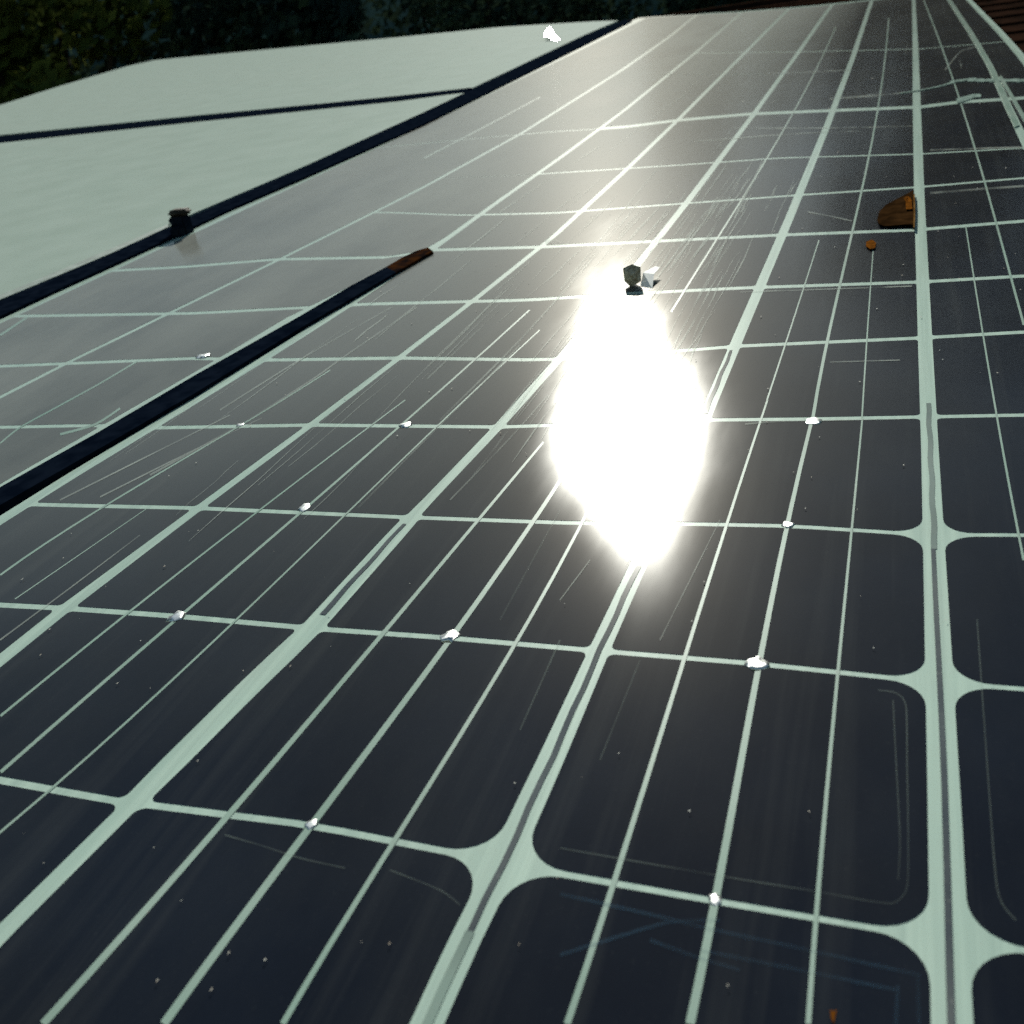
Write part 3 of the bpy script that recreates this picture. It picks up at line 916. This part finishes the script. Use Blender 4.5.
# clamp on the long rail
cu = unp(182, 234)
per = scale_at(182, 234)
cl = empty('panel_clamp', 'dark clamp block with brown cap gripping the long black rail', 'clamp', uv=cu)
bm = bmesh.new(); box_bm(bm, -9*per, 9*per, -4*per, 10*per, -.004, 17*per, 1.6*per); box_bm(bm, -3*per, 8*per, -14*per, -3*per, -.004, 9*per, 1.5*per)
mesh_obj('clamp_body', bm, M['dark_metal'], cl)
bm = bmesh.new(); box_bm(bm, -10*per, 11*per, -2*per, 14*per, 17.2*per, 23*per, 2.4*per)
mesh_obj('clamp_cap', bm, simple('clamp cap', (.03, .024, .018), .7, .2, var=(.07, .055, .04), vscale=150, bump=.4), cl, True)
bm = bmesh.new(); bmesh.ops.create_cone(bm, segments=6, radius1=2.4*per, radius2=2*per, depth=3*per, cap_ends=True, matrix=Matrix.Translation((-6*per, -4.6*per, 11*per)) @ Matrix.Rotation(1.57, 4, 'X'))
mesh_obj('bolt', bm, M['solder'], cl)

# brown and white clip at the top of the glare
cu = unp(633, 285)
per = scale_at(633, 285)
cp = empty('metal_clip', 'small brown and white clip standing at the tip of the sun glare', 'clip', uv=cu)
bm = bmesh.new()
vs = [bm.verts.new(Vector(c)*per) for c in ((-9, 2, 17), (0, 4, 20), (9, 2, 17), (9, -2, 4), (-1, -4, -1), (-8, -2, 5), (-1, 14, 6), (1, -6, 11))]
for f in ((0, 1, 7), (1, 2, 7), (2, 3, 7), (3, 4, 7), (4, 5, 7), (5, 0, 7), (0, 6, 1), (1, 6, 2), (2, 6, 3), (3, 6, 4), (4, 6, 5), (5, 6, 0)):
    bm.faces.new([vs[i] for i in f])
mesh_obj('clip_head', bm, M['stone'], cp)
bm = bmesh.new()
vs = [bm.verts.new(Vector(c)*per) for c in ((9, 10, 9), (17, 30, 9), (22, 28, 8), (20, 10, 7), (23, -16, 0), (9, -6, 1), (15, 14, 1))]
for f in ((0, 1, 2, 3), (0, 3, 4, 5), (0, 6, 1), (1, 6, 2), (2, 6, 3), (3, 6, 4), (4, 6, 5), (5, 6, 0)): bm.faces.new([vs[i] for i in f])
mesh_obj('clip_tab', bm, M['white'], cp)

# dry leaf by the white strip
def flat_thing(name, label, cat, px, mat, thick, curl, group=None, base=.003):
    us = [unp(*p) for p in px]
    cx = sum(p[0] for p in us)/len(us); cy = sum(p[1] for p in us)/len(us)
    return us, cx, cy
lp = [(913.5, 195), (914, 205), (914, 216), (913.5, 227.5), (905, 227.5), (896, 228), (885, 228.5), (879, 227.5), (877, 222), (879, 214), (886, 207), (895, 202), (905, 198)]
us = [unp(*p) for p in lp]
cx = sum(p[0] for p in us)/len(us); cy = sum(p[1] for p in us)/len(us)
lf = empty('dry_leaf', 'brown fan shaped dry leaf lying against the wide white strip', 'leaf', 'dry leaf scraps', uv=(cx, cy))
bm = bmesh.new()
def leaf_mesh(bm, us, cx, cy, curl, th):
    n = len(us)
    def z(u, v):
        d = math.hypot(u-cx, (v-cy)*.4)
        return .006+curl*(d*d)*3+.004*noise.noise(Vector((u*30, v*14, 1)))
    rings = []
    for s in (1, .66, .33):
        rings.append([(cx+(u-cx)*s, cy+(v-cy)*s) for u, v in us])
    for side in (0, 1):
        vv = [[bm.verts.new(((u-cx)*S, (v-cy)*S, (z(u, v)-side*th)*S)) for u, v in r_] for r_ in rings]
        c = bm.verts.new((0, 0, (z(cx, cy)-side*th)*S))
        for a in range(2):
            for i in range(n): bm.faces.new((vv[a][i], vv[a][(i+1) % n], vv[a+1][(i+1) % n], vv[a+1][i]))
        for i in range(n): bm.faces.new((vv[2][i], vv[2][(i+1) % n], c))
        if side == 0: first = vv[0]
        else:
            for i in range(n): bm.faces.new((first[i], vv[0][i], vv[0][(i+1) % n], first[(i+1) % n]))
leaf_mesh(bm, us, cx, cy, .25, .003)
mesh_obj('leaf_blade', bm, M['leaf_brown'], lf)
bm = bmesh.new()
pxribbon(bm, [(914, 194), (914.5, 210), (914, 227)], 1.6, .016, .010)
bmesh.ops.translate(bm, verts=bm.verts, vec=(-cx*S, -cy*S, 0))
mesh_obj('leaf_stalk', bm, simple('leaf stalk', (.20, .11, .035), .8, .2, var=(.12, .06, .015), vscale=90, matte=True), lf)
bm = bmesh.new()
pxribbon(bm, [(905, 200.5), (908.5, 199.5), (909, 209)], 6, .0135, .002); bmesh.ops.translate(bm, verts=bm.verts, vec=(-cx*S, -cy*S, 0))
mesh_obj('leaf_patch', bm, M['leaf_orange'], lf)
for label, px in (('small orange leaf scrap just below the brown fan shaped leaf', [(866, 243), (872, 241), (876, 244), (875, 250), (870, 251), (866, 248)]),
                  ('tiny orange leaf scrap at the bottom edge of the picture', [(830, 1014), (834, 1016), (837, 1014), (835, 1021), (834, 1028), (831, 1022)])):
    us = [unp(*p) for p in px]
    cx = sum(p[0] for p in us)/len(us); cy = sum(p[1] for p in us)/len(us)
    o = empty('dry_leaf', label, 'leaf', 'dry leaf scraps', uv=(cx, cy))
    bm = bmesh.new(); leaf_mesh(bm, us, cx, cy, .2, .002)
    mesh_obj('leaf_blade', bm, M['leaf_orange'], o)

# thin white cable across the top right
def tube(name, pts, rad, mat, parent=None, off=(0, 0)):
    bm = bmesh.new(); prev = None
    P = [Vector(((u-off[0])*S, (v-off[1])*S, w*S)) for u, v, w in pts]
    n = len(P)
    for i in range(n):
        t = (P[min(n-1, i+1)]-P[max(0, i-1)]).normalized()
        a = Vector((0, 0, 1)).cross(t).normalized(); b = t.cross(a)
        rr = rad[i] if isinstance(rad, list) else rad
        ring = [bm.verts.new(P[i]+(a*math.cos(q*math.pi/4)+b*math.sin(q*math.pi/4))*rr*S) for q in range(8)]
        if prev:
            for q in range(8): bm.faces.new((prev[q], prev[(q+1) % 8], ring[(q+1) % 8], ring[q]))
        else: bm.faces.new(ring)
        prev = ring
    bm.faces.new(list(reversed(prev)))
    return mesh_obj(name, bm, mat, parent, True)
c0 = unp(985, 82)
cb = empty('cable', 'flat whitish cable lying across the cells near the upper right corner', 'cable', uv=c0)
path = [(900, 94), (925, 90), (943, 86), (956, 82), (966, 80), (980, 81), (1000, 81), (1024, 81), (1050, 81)]
P = []
for i in range(len(path)-1):
    for k in range(5):
        t = k/5; x = path[i][0]+(path[i+1][0]-path[i][0])*t; y = path[i][1]+(path[i+1][1]-path[i][1])*t
        u, v = unp(x, y); P.append((u, v, .016+.004*math.sin(x)))
P2 = [(p[0]-c0[0], p[1]-c0[1]) for p in P]
bm = bmesh.new()
ribbon(bm, P2, [.03 if p[0] < unp(955, 82)[0] else .085*(1+.3*math.sin(i*2.2)) for i, p in enumerate(P)], .0045, .0035)
mesh_obj('cable_sheath', bm, M['cable'], cb)
bm = bmesh.new(); pxribbon(bm, [(957, 101), (966, 98), (975, 95.5), (981, 95.5)], (5, 3), .0050, .004)
bmesh.ops.translate(bm, verts=bm.verts, vec=(-c0[0]*S, -c0[1]*S, 0)); mesh_obj('cable_plug', bm, M['cable'], cb)

# sun glint on the back pale panel, added as a metal flake tilted sunward
c0 = unp(551, 41)
pos = PFC @ Vector((551-512, 512-41, -F)); pos.normalize()
half = ((PFC @ sd)-pos).normalized()
hgt = .004
def on_flake(x, y):
    q = PFC @ Vector((x-512, 512-y, -F))
    p0 = Vector((c0[0], c0[1], -1+hgt))
    return q*(p0.dot(half)/q.dot(half))-p0
fp = [(544.5, 36), (546, 31), (550, 27), (553, 33), (559, 39), (560, 42), (554, 40), (549, 37)]
bm = bmesh.new()
A = [bm.verts.new(on_flake(x, y)*S) for x, y in fp]
B = [bm.verts.new(v.co-half*.03*S) for v in A]
bm.faces.new(A); bm.faces.new(list(reversed(B)))
for i in range(len(A)): bm.faces.new((A[i], A[(i+1) % len(A)], B[(i+1) % len(A)], B[i]))
gl = mesh_obj('glint_chip', bm, M['chip'])
gl.matrix_world = PANEL @ Matrix.Translation((c0[0]*S, c0[1]*S, hgt*S))
tag(gl, 'sun glint on the back pale panel near the rail end, added as a metal chip', 'chip')
